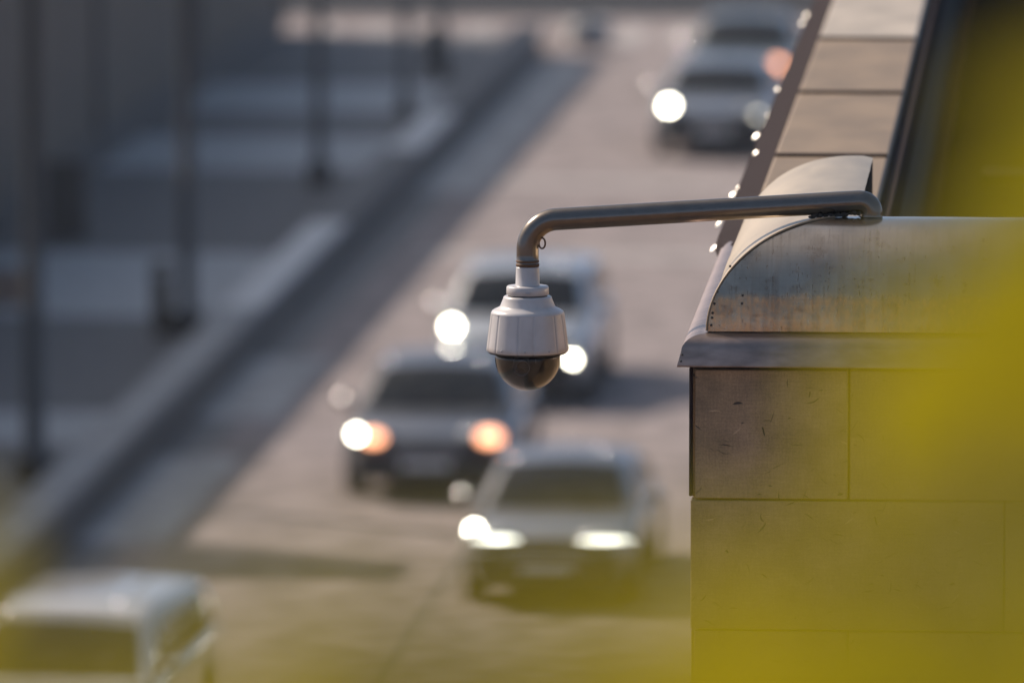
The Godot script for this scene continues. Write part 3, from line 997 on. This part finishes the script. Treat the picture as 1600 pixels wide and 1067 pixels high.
# ------------------------------------------------------------------ dome camera on its pipe arm
func security_camera(frame: Transform3D) -> void:
	var c := thing("security_camera", "white dome security camera hanging from a bent steel pipe arm", "security camera")
	c.transform = frame
	c.position = frame * Vector3(0.40, 10.72, -0.345)   # foot of the arm on the coping
	var D := Vector3(-0.404, 10.405, -0.345) - Vector3(0.40, 10.72, -0.345)   # centre of the dome
	# arm: swept pipe
	var L := Vector3(-0.336, 10.7185, -0.345) - Vector3(0.40, 10.72, -0.345)
	var R := Vector3(0.371, 10.7655, -0.345) - Vector3(0.40, 10.72, -0.345)
	var dir := (L - R).normalized()
	var path := [Vector3(0.006, -0.02, 0)]
	for k in 9:   # tight bend up from the coping
		var a := PI / 2 * k / 8.0
		path.append(Vector3(R.x + 0.01 + 0.027 * cos(a) , R.y - 0.027 + 0.027 * sin(a), 0))
	for k in 14:
		path.append(R + (L - R) * ((k + 1) / 15.0))
	var bend := 0.066
	var a0 := L
	for k in 13:
		var a := PI / 2 * k / 12.0
		path.append(a0 + dir * bend * sin(a) + Vector3(0, -bend * (1 - cos(a)), 0))
	var top: Vector3 = path[-1]
	path.append(Vector3(top.x, top.y - 0.012, 0))
	path.append(Vector3(top.x, top.y - 0.042, 0))
	var cx := top.x
	D.x = cx
	var st := mb()
	tube(st, path, [0.0262], 32)
	obj("arm", st, mats.pipe_metal, c)
	st = mb()
	lathe(st, [Vector2(0.026, top.y - 0.026), Vector2(0.0272, top.y - 0.027), Vector2(0.0272, top.y - 0.031), Vector2(0.026, top.y - 0.032)], 32, Vector3(cx, 0, 0))
	lathe(st, [Vector2(0.026, top.y - 0.034), Vector2(0.0276, top.y - 0.035), Vector2(0.0276, top.y - 0.041), Vector2(0.02, top.y - 0.0425)], 32, Vector3(cx, 0, 0))
	obj("clamp_ring", st, mats.rust, c)
	st = mb()
	var ring := []
	for k in 17:
		var a := TAU * k / 16.0
		ring.append(Vector3(cx + 0.0345 + 0.0075 * cos(a), top.y + 0.014 + 0.0125 * sin(a), 0.004))
	tube(st, ring, [0.0021], 8, false)
	obj("cable_eyelet", st, mats.rust, c)
	st = mb()
	lathe(st, [Vector2(0.052, 0.003), Vector2(0.05, 0.008), Vector2(0.03, 0.010), Vector2(0.026, 0.012)], 32, Vector3(0.006, -0.001, 0))
	obj("foot_flange", st, mats.pipe_metal, c)
	# dirt lodged under the arm where it nearly touches the coping
	var rng := RandomNumberGenerator.new()
	rng.seed = 8
	st = mb()
	for k in 40:
		var x := rng.randf_range(-0.135, -0.01)
		var y: float = L.y + (x - L.x) / (R.x - L.x) * (R.y - L.y) - 0.026
		ball(st, Vector3(x, y + rng.randf_range(-0.004, 0.003), rng.randf_range(-0.008, 0.018)), Vector3(rng.randf_range(0.003, 0.011), rng.randf_range(0.002, 0.006), 0.006), 8)
	obj("lichen", st, mats.rivet, c)
	# housing, measured down from the arm's end
	var y0 := top.y - 0.042
	var at := Vector3(cx, y0, 0)
	st = mb()
	lathe(st, [Vector2(0.001, 0.0), Vector2(0.0268, 0.0), Vector2(0.0275, -0.003), Vector2(0.0285, -0.043), Vector2(0.031, -0.046)], 48, at)
	obj("neck", st, mats.housing_plastic, c)
	st = mb()
	lathe(st, [Vector2(0.03, -0.0445), Vector2(0.0475, -0.0455), Vector2(0.0498, -0.048), Vector2(0.0502, -0.064), Vector2(0.048, -0.0665), Vector2(0.03, -0.067)], 64, at)
	obj("flange", st, mats.housing_plastic, c)
	st = mb()
	lathe(st, [Vector2(0.045, -0.066), Vector2(0.0465, -0.0672), Vector2(0.0465, -0.0692), Vector2(0.045, -0.070)], 64, at)
	obj("gasket", st, mats.gasket, c)
	st = mb()
	lathe(st, [Vector2(0.03, -0.069), Vector2(0.054, -0.0692), Vector2(0.0568, -0.0715), Vector2(0.0580, -0.076), Vector2(0.0645, -0.092), Vector2(0.067, -0.0955), Vector2(0.078, -0.1005), Vector2(0.0835, -0.104), Vector2(0.0862, -0.1085), Vector2(0.0866, -0.110)], 96, at)
	obj("cap", st, mats.housing_plastic, c)
	# body with recessed facets between raised panels
	st = mb()
	var rows := []
	for y in [-0.1095, -0.114, -0.13, -0.15, -0.17, -0.188, -0.197, -0.1995, -0.2005]:
		var r := []
		for k in 241:
			var a := TAU * k / 240.0
			var rad := lerpf(0.0866, 0.0978, clampf((-0.1095 - y) / 0.09, 0, 1))
			var ph := fposmod(a - PI / 2 + 0.02 + PI / 6, PI / 3) - PI / 6   # six slots, one facing the viewer
			var edge := absf(absf(ph) - 0.20)
			rad -= 0.0032 * clampf(1.0 - edge / 0.026, 0, 1)
			if absf(ph) < 0.20:
				rad -= 0.0009
			if y < -0.198:
				rad -= 0.002 if y > -0.2 else 0.004
			r.append(at + Vector3(rad * cos(a), y - (0.0 if absf(ph) < 0.2 else 0.0), rad * sin(a)))
		rows.append(r)
	grid(st, rows, true)
	obj("housing", st, mats.housing_plastic, c)
	st = mb()
	lathe(st, [Vector2(0.0925, -0.199), Vector2(0.0935, -0.2015), Vector2(0.091, -0.2045), Vector2(0.079, -0.2055), Vector2(0.02, -0.2052)], 96, at)
	obj("rim_seal", st, mats.gasket, c)
	for k in 3:   # small cover screws and the moulded clip at the seam
		var a := PI / 2 + (k - 1) * 0.62
		st = mb()
		ball(st, at + Vector3(0.0972 * cos(a), -0.192, 0.0972 * sin(a)), Vector3(0.0024, 0.0024, 0.0024), 8)
		obj("screw", st, mats.module_grey, c)
	block("latch", at + Vector3(0.004, -0.0585, 0.050), Vector3(0.012, 0.005, 0.003), mats.module_grey, c, 0.0008)
	# dome: a shell 2.5 mm thick
	var yd := -0.2165
	st = mb()
	var prof := [Vector2(0.0772, -0.2045)]
	for k in 25:
		var a := PI / 2 * k / 24.0
		prof.append(Vector2(maxf(0.0772 * cos(a), 0.00005), yd - 0.0772 * sin(a)))
	lathe(st, prof, 96, at)
	var inner := []
	for k in 25:
		var a := PI / 2 * (1 - k / 24.0)
		inner.append(Vector2(maxf(0.0742 * cos(a), 0.00005), yd - 0.0742 * sin(a)))
	inner.append(Vector2(0.0742, -0.2045))
	inner.append(Vector2(0.0772, -0.2045))
	lathe(st, inner, 96, at)
	obj("dome_cover", st, mats.dome_glass, c)
	# camera module inside
	st = mb()
	ball(st, at + Vector3(0, -0.222, 0), Vector3(0.0665, 0.0655, 0.0665), 40)
	var mod := obj("camera_module", st, mats.module_black, c)
	st = mb()
	tube(st, [at + Vector3(-0.006, -0.222, 0.02), at + Vector3(-0.010, -0.232, 0.0705)], [0.020], 28)
	obj("lens_barrel", st, mats.module_grey, mod)
	st = mb()
	ball(st, at + Vector3(-0.0101, -0.2322, 0.0675), Vector3(0.016, 0.016, 0.003), 20)
	obj("lens", st, mats.lens_glass, mod)
	st = mb(true)
	for k in 4:
		box(st, at + Vector3(-0.028 + k * 0.017, -0.214, 0.0665 - absf(k - 1.5) * 0.004), Vector3(0.003, 0.016, 0.004), 0.0006)
	obj("cooling_fin", st, mats.module_grey, mod)

# ------------------------------------------------------------------ yellow autumn tree close to the viewer
func leaf_mesh(sd: int, size: float) -> ArrayMesh:
	var rng := RandomNumberGenerator.new()
	rng.seed = sd
	var st := mb()
	var n := 14
	var m := 4
	var curl := rng.randf_range(0.10, 0.25)
	var droop := rng.randf_range(0.1, 0.35)
	for side in [-1, 1]:
		var rows := []
		for i in n + 1:
			var k := i / float(n)
			var w := 0.46 * pow(sin(PI * pow(k, 0.75)), 0.8) * (1.0 + 0.05 * sin(k * 40.0))
			var r := []
			for j in m + 1:
				var q := j / float(m)
				r.append(Vector3(side * w * q, k, curl * q * q * w * 2.0 - droop * k * k) * size)
			rows.append(r)
		grid(st, rows, side > 0)
	st.generate_normals()
	return st.commit()

func yellow_tree(leafm: Array) -> void:
	var foot := Vector3(0.62, -0.02, -3.2)
	var t := thing("yellow_leaved_tree", "blurred yellow leaved tree reaching in from the right and bottom edges", "tree", foot)
	var st := mb()
	var trunk := [Vector3(0, 0, 0), Vector3(0.05, 3, 0.05), Vector3(-0.03, 6, 0.0), Vector3(0.06, 9, -0.04), Vector3(0.0, 11.5, 0.0), Vector3(0.05, 12.8, 0.0), Vector3(0.1, 14.2, 0.0)]
	tube(st, trunk, [0.16, 0.13, 0.11, 0.085, 0.05, 0.035, 0.012], 14)
	obj("trunk", st, mats.bark, t)
	var R := Vector3(cos(deg_to_rad(4.894)), 0, -sin(deg_to_rad(4.894)))   # to the right, across the view
	# leaves: (sideways from the foot, height, depth offset, size, roll, tilt)
	var spots := LEAVES
	var meshes := []
	for k in 4:
		meshes.append(leaf_mesh(100 + k, 1.0))
	var rng := RandomNumberGenerator.new()
	rng.seed = 12
	var crown := {}
	var k := 0
	for s in spots:
		var p := Vector3(s[0], s[1], s[2]) - foot
		var o := inst("leaf", meshes[k % 4], leafm[k % 3], t)
		var b := Basis(Vector3.RIGHT, s[5]).rotated(Vector3.BACK, s[4])
		o.transform = Transform3D(b.scaled(Vector3.ONE * s[3]), p)
		# twig from the leaf foot down or out to a branch point
		var hub := Vector3(0.02 + 0.03 * sin(k * 2.1), clampf(p.y - 0.25 - 0.1 * (k % 3), 11.6, 12.6), 0.0)
		var tw := mb()
		tube(tw, [hub, (hub + p) * 0.5 + Vector3(0, -0.05, 0), p], [0.006, 0.003, 0.0012], 6)
		obj("twig", tw, mats.bark, t)
		k += 1

const LEAVES := [
	[-0.051, 12.389, -3.082, 0.100, 0.60, 0.30],
	[-0.078, 12.409, -3.187, 0.090, -0.50, 0.20],
	[-0.017, 12.420, -2.980, 0.100, 1.80, -0.30],
	[-0.093, 12.423, -3.176, 0.080, 2.40, 0.30],
	[-0.022, 12.361, -2.877, 0.060, 0.90, 0.20],
	[-0.056, 12.337, -2.572, 0.100, 0.40, 0.20],
	[-0.146, 12.380, -2.370, 0.100, -0.60, 0.20],
	[-0.131, 12.391, -2.268, 0.090, 0.30, 0.40],
	[-0.122, 12.421, -2.166, 0.100, 1.20, 0.30],
	[-0.241, 12.404, -2.163, 0.100, -0.80, 0.20],
	[-0.230, 12.388, -2.160, 0.100, 0.20, 0.20],
	[-0.387, 12.327, -2.741, 0.080, 0.90, 0.10],
	[-0.485, 12.314, -3.236, 0.050, 0.80, 0.30],
	[-0.081, 12.504, -2.994, 0.060, -1.00, 0.40],
	[-0.090, 12.281, -3.265, 0.060, 1.00, 0.30],
	[-0.084, 12.249, -4.174, 0.055, 0.30, 0.50],
	[-0.141, 12.267, -3.966, 0.030, 1.50, 0.20],
	[-0.219, 12.163, -3.951, 0.040, -0.90, 0.30],
	[-0.079, 12.396, -3.986, 0.035, 2.00, 0.30],
]
